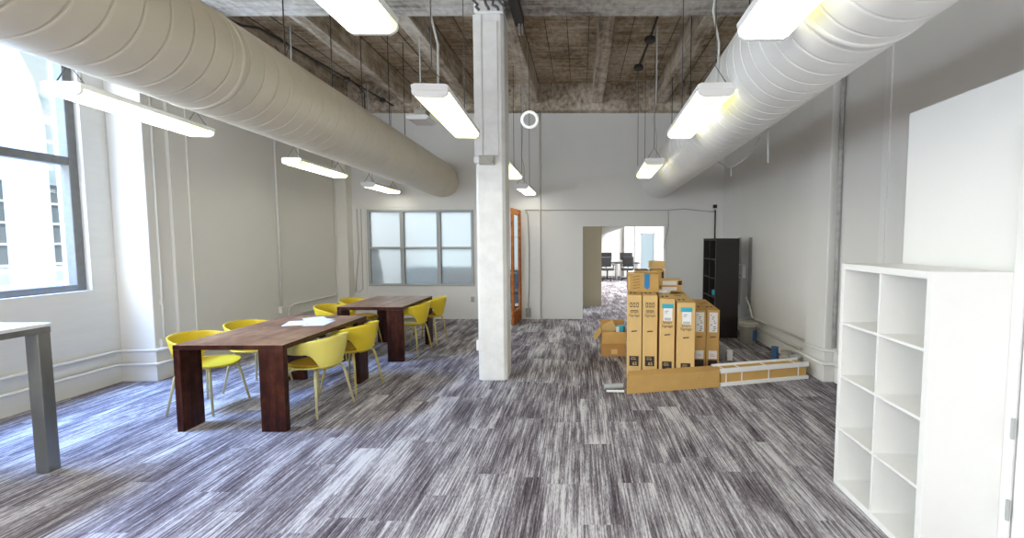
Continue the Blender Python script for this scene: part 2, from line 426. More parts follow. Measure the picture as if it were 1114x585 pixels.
# door_1 : white door in the partition on the right, mostly outside the frame
d1 = struct('door_1', MB().box(2.066, 2.1045, .95, 2.030, .01, 2.115), 'bright', bevel=.004)
MB().box(2.052, 2.1045, 2.036, 2.084, 0, 2.16).box(2.052, 2.1045, .85, 2.036, 2.12, 2.16).build('door_casing', 'white', d1, bevel=.004)
MB().box(2.066, 2.072, 2.0305, 2.0355, 0, 2.116).build('gap_shade_strip', 'shade', d1)  # grey strip put in the gap for the dark shade between leaf and casing
for z in (1.93, .73, .33):
    MB().tube([(2.047, 2.033, z - .05), (2.047, 2.033, z + .05)], .008, 10).box(2.049, 2.0515, 2.036, 2.048, z - .045, z + .045).build('hinge', 'alu', d1)

# door_2 : orange timber framed glass door swung open into the room
d2 = bpy.data.objects.new('door_2', None); COL.objects.link(d2); d2['kind'] = 'structure'
d2.location = (-1.225, 8.985, 0); d2.rotation_euler = (0, 0, math.radians(-94.5))
L = .72
MB().box(0, .11, -.022, .022, .01, 2.22).box(L - .11, L, -.022, .022, .01, 2.22).box(.11, L - .11, -.022, .022, 2.11, 2.22).box(.11, L - .11, -.022, .022, .01, .26).build('door_frame', 'doorwood', d2, bevel=.004)
MB().box(.11, L - .11, -.004, .004, .26, 2.11).build('glass_pane', 'glass', d2)
MB().tube([(L - .05, -.06, 1.0), (L - .05, .06, 1.0)], .012).tube([(L - .05, -.055, 1.0), (L - .17, -.055, 1.0)], .009).tube([(L - .05, .055, 1.0), (L - .17, .055, 1.0)], .009).build('door_handle', 'tin', d2, smooth=True)
struct('trim_38', MB().box(-1.235, -1.195, YF - .02, YF + .14, 0, 2.26).box(-2.1, -1.235, YF - .02, YF + .14, 2.20, 2.26).box(-2.11, -2.08, YF - .02, YF + .14, 0, 2.26), 'wallgrey')

# ---------------------------------------------------------------- painted timber column
c = thing('timber_column', 'chipped white painted timber column standing in the middle of the carpet', 'column', (-1.012, 5.18, 0))
h = .168; ch = .035
poly = [(-h + ch, -h), (h - ch, -h), (h, -h + ch), (h, h - ch), (h - ch, h), (-h + ch, h), (-h, h - ch), (-h, -h + ch)]
MB().prism(poly, 2, 0, 4.10).build('shaft', 'colpaint', c, bevel=.006)
MB().box(-.155, .175, -.185, .185, 4.10, 4.235).build('capital', 'colpaint', c, bevel=.02)
MB().box(-.165, -.075, -.186, -.166, 2.56, 4.08).box(-.06, .10, -.180, -.166, 2.56, 4.02).build('wire_casing', 'colpaint', c, bevel=.004)
ob = MB().box(-.115, .055, -.215, -.167, 2.46, 2.56).build('outlet_box', 'bucket', c, bevel=.008)
MB().tube([(.02, -.215, 2.51), (.02, -.235, 2.51)], .03, 16).build('knob', 'shade', ob, smooth=False)
MB().tube([(-.145, -.165, 2.51), (-.145, -.205, 2.51)], .035, 16).build('round_detector', 'white', c)
MB().box(-.195, -.167, -.13, -.04, .34, .46).build('floor_outlet', 'white', c, bevel=.005)
b = MB()
random.seed(3)
for k in range(4):
    x = -.15 + .09 * k; pts = []
    for j in range(5):
        pts.append((x + random.uniform(-.03, .03) + .02 * j, -.21 - random.uniform(0, .02), 4.23 - .03 * j))
    b.tube(pts, .015, 8)
b.build('cable_bundle', 'wire', c, smooth=True)

# ---------------------------------------------------------------- ducts
def duct(name, mat, label, a, b_, r, ring_step=.14, big=()):
    a, b_ = Vector(a), Vector(b_); d = (b_ - a); Lg = d.length; d.normalize()
    t = thing(name, label, 'duct', a)
    n = 56; u = d.cross(Vector((0, 0, 1))).normalized(); v = u.cross(d)
    # spiral-wound tube: a lock seam that advances one strip width per turn
    st = ring_step; unit = [(0., 0.), (.003, -.010), (.008, -.010), (.011, 0.), (.0135, .0012), (.026, 0.), (st * .5, 0.), (st - .01, 0.)]
    P = len(unit); turns = int(Lg / st); mb = MB(); rings = []
    for i in range(turns):
        for q, dr in unit:
            rings.append([mb.bm.verts.new(d * (i * st + q + st * k / n - st) + (u * math.cos(2 * PI * k / n) + v * math.sin(2 * PI * k / n)) * (r + dr)) for k in range(n)])
    for i in range(len(rings) - 1):
        for k in range(n - 1): mb.bm.faces.new((rings[i][k], rings[i][k + 1], rings[i + 1][k + 1], rings[i + 1][k]))
        if i + P + 1 < len(rings):
            mb.bm.faces.new((rings[i][n - 1], rings[i + P][0], rings[i + P + 1][0], rings[i + 1][n - 1]))
    mb.build('pipe', mat, t, smooth=True)
    for q in big:
        sb = MB(); rr = [(q - .02, r), (q - .018, r + .005), (q + .018, r + .005), (q + .02, r)]; rings = []
        for w, ra in rr:
            rings.append([sb.bm.verts.new(d * w + (u * math.cos(2 * PI * k / n) + v * math.sin(2 * PI * k / n)) * ra) for k in range(n)])
        for p, q2 in zip(rings, rings[1:]):
            for k in range(n): sb.bm.faces.new((p[k], p[(k + 1) % n], q2[(k + 1) % n], q2[k]))
        sb.build('joint_band', mat, t, smooth=True)
    return t
DL = duct('air_duct', 'duct', 'big round beige spiral air duct on the window side with tables below', (-2.41, -1., 2.83), (-2.795, 9.13, 2.83), .34, .15, (4.0, 7.5, 9.4))
DR = duct('air_duct', 'ductw', 'big round white spiral air duct on the right above the cardboard boxes', (1.12, -1., 2.80), (1.586, 9.13, 2.80), .332, .14, (3.0, 6.5))
for y in (4.0, 4.8, 5.5, 6.35, 6.95):
    x = -2.41 - .38 * (y + 1) / 10 
    MB().tube([(x + .38 * (y + 1) / 10 * 0 + 2.41, y + 1, .33), (x + 2.41, y + 1, 1.80)], .006, 6).box(x + 2.41 - .03, x + 2.41 + .03, y + .985, y + 1.015, .325, .36).build('hanger_rod', 'steel', DL)
for y in (3.6, 5.9, 7.4):
    x = .46 * (y + 1) / 10
    MB().tube([(x, y + 1, .32), (x, y + 1, 1.83)], .006, 6).build('hanger_rod', 'steel', DR)
# loose cord hanging on the wall side of the right duct
cb = MB(); pts = []
for i in range(13):
    t = i / 12; pts.append((1.62 + .02 * math.sin(t * 9) + .12, 4.35 + 1.35 * t, 2.62 - .17 * math.sin(PI * t)))
cb.tube(pts, .006, 6); cb.tube([(1.75, 5.2, 2.50), (1.755, 5.2, 2.36)], .006, 6)
tag(cb.build('loose_cable', 'cord', smooth=True), 'thin pale cord drooping in a loop along the right duct', 'cord')
tag(MB().tube([(1.72, 4.12, 2.68), (1.725, 4.12, 2.45), (1.73, 4.12, 2.33)], .008, 6).build('hanging_strap', 'cord', smooth=True), 'short straight white strap hanging below the right duct', 'strap')

# ---------------------------------------------------------------- pendant lights
def make_light(label, x0, ya, x1, yb, z=2.60, top=4.28, group='hanging fluorescent lights'):
    L = math.hypot(yb - ya, x1 - x0); rz = -math.atan2(x1 - x0, yb - ya)
    t = thing('pendant_light', label, 'ceiling light', (x0, ya, z), rz, group)
    # cross-section in x,z ; lens tapers downward
    MB().prism([(-.118, .012), (-.125, .045), (-.10, .058), (.10, .058), (.125, .045), (.118, .012)], 1, .0, L).build('housing', 'white', t, bevel=.003)
    lens = [(-.12, .012), (-.112, -.012), (-.085, -.028), (.085, -.028), (.112, -.012), (.12, .012)]
    MB().prism(lens, 1, .018, L - .018).build('lens', 'lens', t)
    for a, b in ((0., .018), (L - .018, L)):
        MB().prism([(-.123, .012), (-.115, -.014), (-.086, -.031), (.086, -.031), (.115, -.014), (.123, .012)], 1, a, b).build('end_cap', 'white', t, bevel=.002)
    for yy in (.06, L - .06):
        MB().tube([(-.09, yy, .055), (0, yy, .19), (.09, yy, .055)], .004, 6).tube([(0, yy, .19), (0, yy, top - z)], .004, 6).build('hanger_wire', 'wire', t)
    MB().tube([(.03, .10, .055), (.035, .10, .35), (-.01, .09, .55), (0.02, .06, .9), (0.02, .06, top - z)], .008, 6).build('power_cord', 'cord', t, smooth=True)
    return t
rows = [
 ('long lit pendant light in front of the left window', -3.39, 2.95, -3.50, 4.15, 2.60),
 ('lit pendant light under the beige duct, nearer of the two beside the left wall', -3.63, 5.62, -3.685, 6.85, 2.60),
 ('small lit pendant light near the far left corner above the frosted window', -3.68, 7.72, -3.695, 8.85, 2.57),
 ('lit pendant light cut by the top edge left of the column', -.95, .9, -.965, 2.12, 2.60),
 ('lit pendant light with yellow tint hanging left in front of the column', -1.0, 3.0, -1.065, 4.2, 2.60),
 ('lit pendant light half hidden behind the white column', -1.03, 5.75, -1.03, 7.0, 2.60),
 ('smallest lit pendant light, far behind the column by the open glass door', -1.02, 7.72, -1.0, 8.86, 2.54),
 ('lit pendant light cut by the top edge in front of the white duct', .82, .9, .85, 2.12, 2.575),
 ('lit pendant light with yellow spots hanging beside the white duct', .90, 2.98, .94, 4.22, 2.60),
 ('small lit pendant light hanging before the far end of the white duct', .94, 5.65, .985, 6.88, 2.60)]
for lab, xa_, ya_, xb_, yb_, z in rows: make_light(lab, xa_, ya_, xb_, yb_, z)

ap = thing('ceiling_sensor', 'small flat white unit hanging from the ceiling between beige duct and column', 'ceiling unit', (-2.12, 6.0, 3.22))
MB().prism([(-.16, 0), (-.12, -.035), (.12, -.035), (.16, 0), (.12, .03), (-.12, .03)], 1, -.16, .16).build('casing', 'white', ap, bevel=.008)
MB().box(-.07, .09, -.08, .08, .03, .11).build('mounting_box', 'bucket', ap, bevel=.01)
MB().tube([(0, 0, .11), (0, 0, 1.43)], .008, 8).build('stem', 'cord', ap)
rg = thing('ring_lamp', 'white lit round ring hanging on a thin cord right of the column top', 'ring', (-.79, 7.0, 3.49))
MB().torus((0, 0, 0), .118, .021).build('ring', 'ringlit', rg, smooth=True)
MB().tube([(0, 0, .13), (0, 0, 1.17)], .004, 6).build('cord', 'wire', rg)

# ceiling conduits and brackets
cd = thing('ceiling_conduit', 'dark conduit with two round boxes on the ceiling left of the white duct', 'conduit', (.95, 5.4, 4.45))
MB().tube([(.03, 0, .0), (.03, 1.1, 0), (.0, 2.0, 0)], .016, 8).build('pipe', 'steel', cd, smooth=True)
for p in ((.03, 1.0, -.02), (0.0, 2.0, -.02)):
    MB().lathe([(.07, -.03), (.08, 0), (.07, .03)], p, 16).build('junction_box', 'steel', cd)
MB().tube([(.0, 2.0, -.03), (.0, 2.0, -1.6)], .004, 6).build('drop_wire', 'wire', cd)
cd = thing('ceiling_conduit', 'dark bent conduit running along the ceiling above the beige duct', 'conduit', (-4.1, 5.4, 4.22))
MB().tube([(-.25, -.9, -.02), (-.05, -.2, -.02), (.02, .1, -.02), (.12, .25, .02), (.30, 1.9, .02), (.45, 3.4, .02)], .016, 8).build('pipe', 'steel', cd, smooth=True)
for p in ((.31, 1.95, .0), (.42, 3.0, 0)): MB().lathe([(.05, -.03), (.06, 0), (.05, .03)], p, 12).build('junction_box', 'steel', cd)
MB().tube([(.0, .7, 0), (.1, .75, -.15), (.2, .7, 0)], .006, 6).tube([(.1, .75, -.15), (.1, .75, -.55)], .006, 6).build('hanger', 'steel', cd)
MB().tube([(.36, 2.1, .0), (.42, 2.3, -.1), (.42, 2.3, -.5)], .012, 6).build('drop_pipe', 'steel', cd)
br = thing('steel_bracket', 'dark brown steel channel fixed to the ceiling beam right of the column', 'bracket', (-.70, 4.9, 4.12))
MB().box(-.06, .04, -.35, .46, .0, .115).build('channel', 'steel', br, bevel=.004)
MB().box(-.02, .0, .38, .46, -.10, 0).box(.02, .03, .38, .46, -.10, 0).build('tab', 'tin', br)

# wall conduits
def conduit(label, pts, r=.012, boxes=(), mat='wall', name='wall_conduit'):
    t = thing(name, label, 'conduit', (0, 0, 0))
    base = Vector(pts[0]); t.location = base
    MB().tube([Vector(p) - base for p in pts], r, 8).build('pipe', mat, t, smooth=True)
    for q, s in boxes:
        q = Vector(q) - base
        MB().box(q.x - s[0], q.x + s[0], q.y - s[1], q.y + s[1], q.z - s[2], q.z + s[2]).build('junction_box', mat, t, bevel=.004)
    return t
XW = -4.84
conduit('vertical painted conduit with outlet box behind the near dark table', [(XW, 7.1, 4.6), (XW, 7.1, .54)], .016, [((XW, 7.1, .49), (.03, .04, .055))])
conduit('painted conduit rising on a bend along the left wall to the far corner', [(XW, 7.25, .30), (XW, 7.28, .50), (XW, 7.42, .54), (XW, 8.74, .54), (XW, 8.76, .62), (XW, 8.76, 4.3)], .015)
conduit('low painted conduit ending in an outlet box on the left wall', [(XW, 7.2, .32), (XW, 8.0, .33)], .012, [((XW, 8.05, .36), (.025, .035, .055))])
conduit('thin painted conduit down the pilaster beside the left window', [(-4.915 + .028, 5.12, 4.6), (-4.887, 5.12, .62), (-4.887, 5.12, .45)], .012, [((-4.887, 5.12, .42), (.02, .05, .05)), ((-4.887, 5.12, .9), (.015, .02, .03))])
conduit('grey vertical conduit on the far wall right of the glass door', [(-.81, YF - .02, 4.3), (-.81, YF - .02, .02)], .014)
conduit('thin dark cable running across the far wall above the doorway', [(-1.12, YF - .012, 2.23), (-.6, YF - .012, 2.225), (.4, YF - .012, 2.222), (1.3, YF - .012, 2.222), (1.75, YF - .012, 2.225), (2.1, YF - .012, 2.25), (2.4, YF - .012, 2.22), (2.72, YF - .012, 2.19)], .008, mat='shade', name='wall_cable')
conduit('thin dark cable hanging down right of the doorway', [(1.78, YF - .012, 2.23), (1.79, YF - .012, 1.9), (1.72, YF - .03, 1.6), (1.70, YF - .03, 1.45)], .006, mat='shade', name='wall_cable')
conduit('dark vertical cable with black box above the black shelf', [(2.73, YF - .02, 2.23), (2.73, YF - .02, 1.2)], .014, [((2.72, YF - .03, 2.30), (.035, .025, .035))], mat='steel', name='wall_cable')
conduit('dark cable bundle dropping beside the open glass door', [(-1.10, YF - .015, 2.22), (-1.06, YF - .03, 2.14), (-1.04, YF - .02, 1.5), (-1.05, YF - .02, .6), (-1.07, YF - .03, .3), (-1.05, YF - .03, .12)], .012, [((-1.07, YF - .03, .14), (.05, .025, .09))], mat='shade', name='wall_cable')
conduit('pale cable draped in the far left corner', [(-4.52, YF - .025, 2.25), (-4.50, YF - .03, 1.4), (-4.56, YF - .03, .9), (-4.59, YF - .03, .58), (-4.52, YF - .03, .56), (-4.44, YF - .03, .62), (-4.43, YF - .03, 2.25)], .007, mat='bucket', name='wall_cable')
XP = 2.87
conduit('upper white pipe low along the right wall', [(XP - .02, 7.55, .58), (XP - .04, 7.42, .60), (XP - .05, 7.3, .52), (XP - .03, 7.2, .34), (XP - .01, 7.1, .33), (XP, 5.5, .345), (2.76, 5.44, .35), (2.76, 4.97, .37), (2.80, 4.94, .37), (2.86, 4.90, .37), (2.87, 3.3, .37)], .017, [((XP, 7.6, .60), (.02, .03, .035))], mat='brick')
conduit('lower white pipe along the right baseboard', [(XP - .03, 8.9, .20), (XP - .03, 5.62, .22), (2.76, 5.55, .20), (2.75, 5.44, .22), (2.75, 4.93, .22), (2.86, 4.90, .22), (2.87, 3.3, .22)], .020, mat='brick')
conduit('scuffed grey vertical conduit on the right wall pilaster', [(2.868, 4.93, 4.6), (2.868, 4.93, .4)], .022, mat='hatch')
for lab, y in (('grey painted strip on the wall behind the black shelf, further one', 8.02), ('grey painted strip on the wall behind the black shelf, nearer one', 7.52)):
    o = MB().box(-.004, .0, -.07, .07, 0, 1.22).build('wall_strip', 'shade'); tag(place(o, (XR - .001, y, .45)), lab, 'wall patch', 'grey strips on the right wall')
tb = thing('wall_panel', 'white control box on the right wall beside the black shelf', 'control box', (XR, 7.86, .95))
MB().box(-.07, -.006, -.16, .16, 0, .24).build('casing', 'foam', tb, bevel=.008)
MB().box(-.074, -.069, -.09, -.05, .03, .06).box(-.074, -.069, .03, .09, .10, .13).build('button', 'blackpl', tb)
o = MB().box(-.035, .035, -.012, 0, -.055, .055).build('outlet_plate', 'bucket', bevel=.003)
tag(place(o, (-2.21, YF, .41)), 'small beige outlet on the far wall below the frosted window', 'outlet')

# ---------------------------------------------------------------- tables
def make_table(label, x0, x1, ya, yb, z=.72, mat='walnut'):
    t = thing('dining_table', label, 'table', ((x0 + x1) / 2, (ya + yb) / 2, 0), 0, 'dark timber tables')
    w, l = (x1 - x0) / 2, (yb - ya) / 2; th = .042
    tp = MB().box(-w, w, -l, l, z - th, z).build('tabletop', 'walnut', t, bevel=.004)
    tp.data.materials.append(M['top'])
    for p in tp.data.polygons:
        if p.normal.z > .9: p.material_index = 1  # upward face takes the walnut lightened for reflections
    e = .001
    MB().box(-w + e, -w + e + .055, -l + e, -l + e + .215, 0, z - th).build('leg', 'walnut', t, bevel=.003)
    MB().box(w - e - .21, w - e, -l + e, -l + e + .055, 0, z - th).build('leg', 'walnut', t, bevel=.003)
    MB().box(w - e - .055, w - e, l - e - .215, l - e, 0, z - th).build('leg', 'walnut', t, bevel=.003)
    MB().box(-w + e, -w + e + .21, l - e - .055, l - e, 0, z - th).build('leg', 'walnut', t, bevel=.003)
    MB().box(-w + .08, w - .08, -.03, .03, z - th - .05, z - th).build('under_rail', 'walnut', t)
    return t
make_table('long dark red wooden table nearest the camera with papers on top', -3.41, -2.485, 3.635, 5.09, .745)
make_table('further dark wooden table set before the frosted window', -3.22, -2.355, 5.79, 6.98, .738)
# paper sheets on the near table
pp = [((-3.0, 4.62), 20), ((-2.86, 4.74), -12), ((-2.75, 4.60), 8), ((-2.93, 4.83), 40)]
labs = ['white sheet of paper on the near table, closest to the window side', 'white sheet of paper lying crosswise in the middle of the loose papers', 'white sheet of paper on the near table, closest to the right edge', 'white sheet of paper on the near table, furthest back of the loose papers']
for i, ((x, y), a) in enumerate(pp):
    o = MB().box(-.105, .105, -.148, .148, 0, .0012).build('paper_sheet', 'paper')
    tag(place(o, (x, y, .7453 + i * .0014), math.radians(a)), labs[i], 'paper', 'papers on the near table')

# counter-height table at the left edge
t = thing('counter_table', 'tall white topped table with grey metal legs at the left edge', 'table', (-4.5, 2.3, 0))
MB().box(-.72, .80, -1.0, .76, 1.022, 1.045).build('tabletop', 'shelfw', t, bevel=.003)
MB().box(-.72, .80, -1.0, -.95, .98, 1.02).box(-.72, .80, .70, .75, .98, 1.02).box(.745, .795, -.95, .70, .98, 1.02).box(-.72, -.67, -.95, .70, .98, 1.02).build('apron', 'gunmetal', t, bevel=.003)
for x, y in ((.75, .705), (-.67, .705), (.75, -.95), (-.67, -.95)):
    MB().box(x - .045, x + .045, y - .03, y + .045, 0, .98).build('leg', 'gunmetal', t, bevel=.004)

# ---------------------------------------------------------------- chairs (front is local +Y)
def make_chair(label, shell, legs, pad=None):
    t = thing('shell_chair', label, 'chair', (0, 0, 0), 0, 'yellow shell chairs')
    mb = MB(); bm = mb.bm
    # seat pan
    nu, nv = 14, 14; G = []
    for i in range(nv + 1):
        v = -1 + 2 * i / nv; row = []
        for j in range(nu + 1):
            u = -1 + 2 * j / nu
            # square to rounded disc
            x = u * math.sqrt(1 - v * v / 2.2) ; y = v * math.sqrt(1 - u * u / 2.2)
            px, py = .235 * x, .015 + .235 * y
            z = .435 + .022 * (x * x) + .012 * y * y - (.03 * max(0, y - .6) ** 1.0) + (.03 * max(0, -y - .6))
            row.append(bm.verts.new((px, py, z)))
        G.append(row)
    for i in range(nv):
        for j in range(nu): bm.faces.new((G[i][j], G[i][j + 1], G[i + 1][j + 1], G[i + 1][j]))
    # wrap-around back and arms
    n = 44; m = 10; T = math.radians(122); B = []
    for i in range(n + 1):
        th = -T + 2 * T * i / n; a = abs(math.degrees(th))
        s = min(1, max(0, (a - 28) / 32)); s = s * s * (3 - 2 * s)
        zb = .425 + s * .165
        zt = .735 - .095 * min(1, (a / 115) ** 2)
        e = max(0, (a - 104) / 18); cl = math.sqrt(max(0.0, 1 - e * e)); mid = .612
        zb2 = mid + (zb - mid) * max(cl, .12) if a > 104 else zb
        zt2 = mid + (zt - mid) * max(cl, .12) if a > 104 else zt
        row = []
        for k in range(m + 1):
            q = k / m; z = zb2 + (zt2 - zb2) * q
            w = min(1, max(0, (z - .425) / .30)); w = w ** .6
            rx = .195 + .085 * w; ry = .19 + .085 * w
            lean = .0
            row.append(bm.verts.new((rx * math.sin(th), -.0 - ry * math.cos(th) * (1.0 if math.cos(th) > 0 else .78) , z)))
        B.append(row)
    for i in range(n):
        for k in range(m): bm.faces.new((B[i][k], B[i + 1][k], B[i + 1][k + 1], B[i][k + 1]))
    mb.build('seat_shell', shell, t, smooth=True, solid=.013)
    if pad:
        pb = MB(); V = []
        for i in range(9):
            v = -1 + i / 4; row = []
            for j in range(9):
                u = -1 + j / 4
                x = u * math.sqrt(1 - v * v / 2.1); y = v * math.sqrt(1 - u * u / 2.1)
                row.append(pb.bm.verts.new((.195 * x, .03 + .195 * y, .452 + .018 * x * x + .008 * y * y)))
            V.append(row)
        for i in range(8):
            for j in range(8): pb.bm.faces.new((V[i][j], V[i][j + 1], V[i + 1][j + 1], V[i + 1][j]))
        pb.build('seat_pad', pad, t, smooth=True, solid=.016)
    for sx in (-1, 1):
        for sy in (-1, 1):
            pts = [(sx * .06, sy * .07, .415), (sx * .14, sy * .13, .412), (sx * .165, sy * .15, .395), (sx * .18, sy * .165, .33), (sx * .225, sy * .215, .006)]
            MB().tube(pts, [.012, .012, .012, .0125, .0095], 10).build('leg', legs, t, smooth=True)
    MB().box(-.10, .10, -.10, .10, .408, .424).build('seat_bracket', legs, t, bevel=.003)
    return t
# right-hand side chairs face -X (rz = +90deg), left-hand ones face +X (rz = -90deg)
R_ = math.radians
ch = make_chair('pale lemon shell chair on the near right side of the near table', 'lemon', 'oak', 'seatpad')
ch.location = (-2.525, 4.15, 0); ch.rotation_euler = (0, 0, R_(76))
ch = make_chair('bright yellow shell chair at the far right end of the near table', 'yellow', 'ylegs', 'seatpad')
ch.location = (-2.505, 4.76, 0); ch.rotation_euler = (0, 0, R_(80)); first = ch
ch5 = make_chair('yellow shell chair with pale seat on the near right side of the further table', 'yellow', 'ylegs', 'greypad')
ch5.location = (-2.44, 6.27, 0); ch5.rotation_euler = (0, 0, R_(85))
dup(first, (-2.40, 6.92, 0), R_(87), 'yellow shell chair on the far right side of the further table')
ch3 = make_chair('yellow shell chair nearest the left window, behind the near table leg', 'yellow', 'oak')
ch3.location = (-3.585, 4.18, 0); ch3.rotation_euler = (0, 0, R_(-90))
dup(ch3, (-3.54, 4.77, 0), R_(-93), 'yellow shell chair second along the window side of the near table')
dup(first, (-3.36, 6.05, 0), R_(-88), 'yellow shell chair on the near left side of the further table')
dup(first, (-3.36, 6.68, 0), R_(-92), 'yellow shell chair furthest back on the left side of the further table')

# ---------------------------------------------------------------- cube shelves
def cube_shelf(name, label, cat, mat, W, H, D, nc, nr, t_out=.038, t_in=.016):
    """opening faces local -Y ; width along local X ; origin at floor, front left corner"""
    t = thing(name, label, cat)
    MB().box(0, t_out, 0, D, 0, H).build('side_panel', mat, t, bevel=.002)
    MB().box(W - t_out, W, 0, D, 0, H).build('side_panel', mat, t, bevel=.002)
    MB().box(t_out, W - t_out, 0, D, H - t_out, H).build('top_panel', mat, t, bevel=.002)
    MB().box(t_out, W - t_out, 0, D, 0, t_out).build('bottom_panel', mat, t, bevel=.002)
    iw, ih = W - 2 * t_out, H - 2 * t_out
    for i in range(1, nc):
        x = t_out + iw * i / nc; MB().box(x - t_in / 2, x + t_in / 2, .002, D, t_out, H - t_out).build('divider', mat, t)
    for j in range(1, nr):
        z = t_out + ih * j / nr
        for i in range(nc):
            a = t_out + iw * i / nc + (t_in / 2 if i else 0); b = t_out + iw * (i + 1) / nc - (t_in / 2 if i < nc - 1 else 0)
            MB().box(a, b, .002, D, z - t_in / 2, z + t_in / 2).build('shelf_board', mat, t)
    return t
# white one: opening faces -X ; local X runs along -Y after a -90deg turn
ws = cube_shelf('cube_shelf', 'white cube shelf of eight empty compartments standing at right', 'shelf', 'shelfw', .772, 1.47, .375, 2, 4)
ws.location = (1.70, 2.865, 0); ws.rotation_euler = (0, 0, R_(-91.5))
bpy.context.view_layer.update()
MB().box(.036, .736, .3735, .3765, .036, 1.434).build('back_panel', 'shelfw', ws)
bs = cube_shelf('cube_shelf', 'tall black cube shelf standing by the right wall in the far corner', 'shelf', 'black', .74, 1.65, .385, 2, 5, .036, .016)
bs.location = (2.225, 7.98, 0); bs.rotation_euler = (0, 0, R_(-90))
MB().box(.036, .70, .385, .389, .036, 1.614).build('back_panel', 'black', bs)
sz = .0365 + (1.65 - .072) * 2 / 5 + .008
o = MB().box(-.05, .05, -.09, .09, 0, .09).build('blue_carton', 'cyan', bevel=.003)
tag(place(o, (2.34, 7.55, sz + .001), .2), 'small blue carton on the third shelf of the black cube shelf', 'carton')
o = MB().prism([(-.05, 0), (.05, 0), (.055, .10), (.0, .16), (-.045, .09)], 1, -.03, .03).build('white_packet', 'paper', bevel=.004)
tag(place(o, (2.33, 7.41, sz + .001), .5), 'crumpled white packet beside the blue carton on the black shelf', 'packet')

# ---------------------------------------------------------------- tall flat cartons
def tv_carton(label, x0, x1, yf, depth, h, rz=0., style='plain', mat='cardl', group='tall flat screen cartons'):
    w = x1 - x0
    t = thing('screen_carton', label, 'cardboard box', (x0, yf, 0), rz, group)
    MB().box(0, w, 0, depth, 0, h).build('carton', mat, t, bevel=.004)
    c = w / 2; e = -.0012
    def rect(xa, xb, za, zb, mt, name, y=e):
        return MB().box(xa, xb, y, y + .001, za, zb).build(name, mt, t)
    # hand hole slot, and tape seam on the lid
    MB().prism([(c - .035, h * .555), (c + .032, h * .562), (c + .036, h * .575), (c - .03, h * .570)], 1, e, e + .001).build('hand_slot', 'ink', t)
    MB().box(.012, w - .012, .05, .14, h + .0002, h + .001).build('lid_print', 'card', t)
    MB().box(.03, .06, .20, .30, h + .0002, h + .001).box(.08, .11, .20, .30, h + .0002, h + .001).box(.03, .11, .60, .64, h + .0002, h + .001).build('lid_mark', 'ink', t)
    if style == 'plain' or style == 'label':
        p = rect(c - .055, c + .055, .135 if style == 'plain' else .10, .255 if style == 'plain' else .225, 'ink', 'black_label')
        zz = .135 if style == 'plain' else .10
        text_mesh('label_number', '65', .055, 'cardl', p, Matrix.Translation((c + .008, e - .001, zz + .012)) @ FRONT)
        text_mesh('label_words', 'Smart\nSignage', .022, 'cardl', p, Matrix.Translation((c - .008, e - .001, zz + .098)) @ FRONT)
        zt = .745 if style == 'plain' else .665
        text_mesh('printed_words', 'Smart\nSignage', .043, 'ink', t, Matrix.Translation((c, e, zt * h / .95)) @ FRONT)
    if style == 'plain':
        b = MB()
        for k in range(3):
            xa = c - .052 + k * .037
            b.box(xa, xa + .028, e, e + .001, h - .095, h - .085).box(xa, xa + .006, e, e + .001, h - .125, h - .098).box(xa + .020, xa + .026, e, e + .001, h - .125, h - .098).box(xa, xa + .028, e, e + .001, h - .140, h - .130)
        b.box(c - .045, c + .045, e, e + .001, h - .185, h - .175); b.build('handling_symbols', 'ink', t)
    if style == 'label':
        p = rect(c - .045, c + .055, h - .25, h - .085, 'paper', 'shipping_label')
        MB().box(c - .062, c + .066, e - .0012, e, h - .105, h - .055).build('blue_stripe', 'cyan', t)
        b = MB(); random.seed(int(x0 * 100))
        for k in range(7): b.box(c - .03 + k * .011, c - .03 + k * .011 + .004, e - .001, e, h - .245, h - .215)
        b.box(c - .03, c + .01, e - .001, e, h - .14, h - .135).box(c - .03, c + .0, e - .001, e, h - .16, h - .155); b.build('barcode', 'ink', p)
    if style == 'sheet':
        p = rect(c - .048, c + .052, h - .275, h - .03, 'paper', 'document_pouch')
        b = MB(); random.seed(5)
        for k in range(9):
            xx = c - .035 + random.uniform(0, .05); zz = h - .26 + k * .024
            b.box(xx, xx + random.uniform(.01, .03), e - .001, e, zz, zz + .008)
        b.build('document_print', 'ink', p)
        rect(c - .048, c + .052, .165, .265, 'paper', 'lower_label')
        rect(c - .055, c + .055, .02, .15, 'ink', 'black_label')
        MB().box(c - .03, c + .035, e - .001, e, .195, .20).box(c - .03, c + .02, e - .001, e, .215, .22).build('label_print', 'cardd', t)
    return t
tv_carton('tall narrow screen carton without shipping label, leftmost of the row', .549, .722, 5.15, 1.0, .975, R_(-6.2))
tv_carton('tall narrow screen carton without shipping label, second from the left', .732, .905, 5.135, 1.0, .975, R_(-6.2))
tv_carton('tall screen carton with blue striped label, left one of the two', .916, 1.083, 5.02, 1.1, .948, R_(-6.2), 'label')
tv_carton('tall screen carton with blue striped label, nearest and right one of the two', 1.098, 1.296, 4.945, 1.2, .918, R_(-6.2), 'label')
tv_carton('shorter carton with white document pouch, between the label carton and its twin', 1.392, 1.543, 5.37, 1.0, .77, R_(-6), 'sheet', 'card')
tv_carton('shorter carton with white document pouch, rightmost of the row', 1.549, 1.702, 5.35, 1.0, .77, R_(-6), 'sheet', 'card')

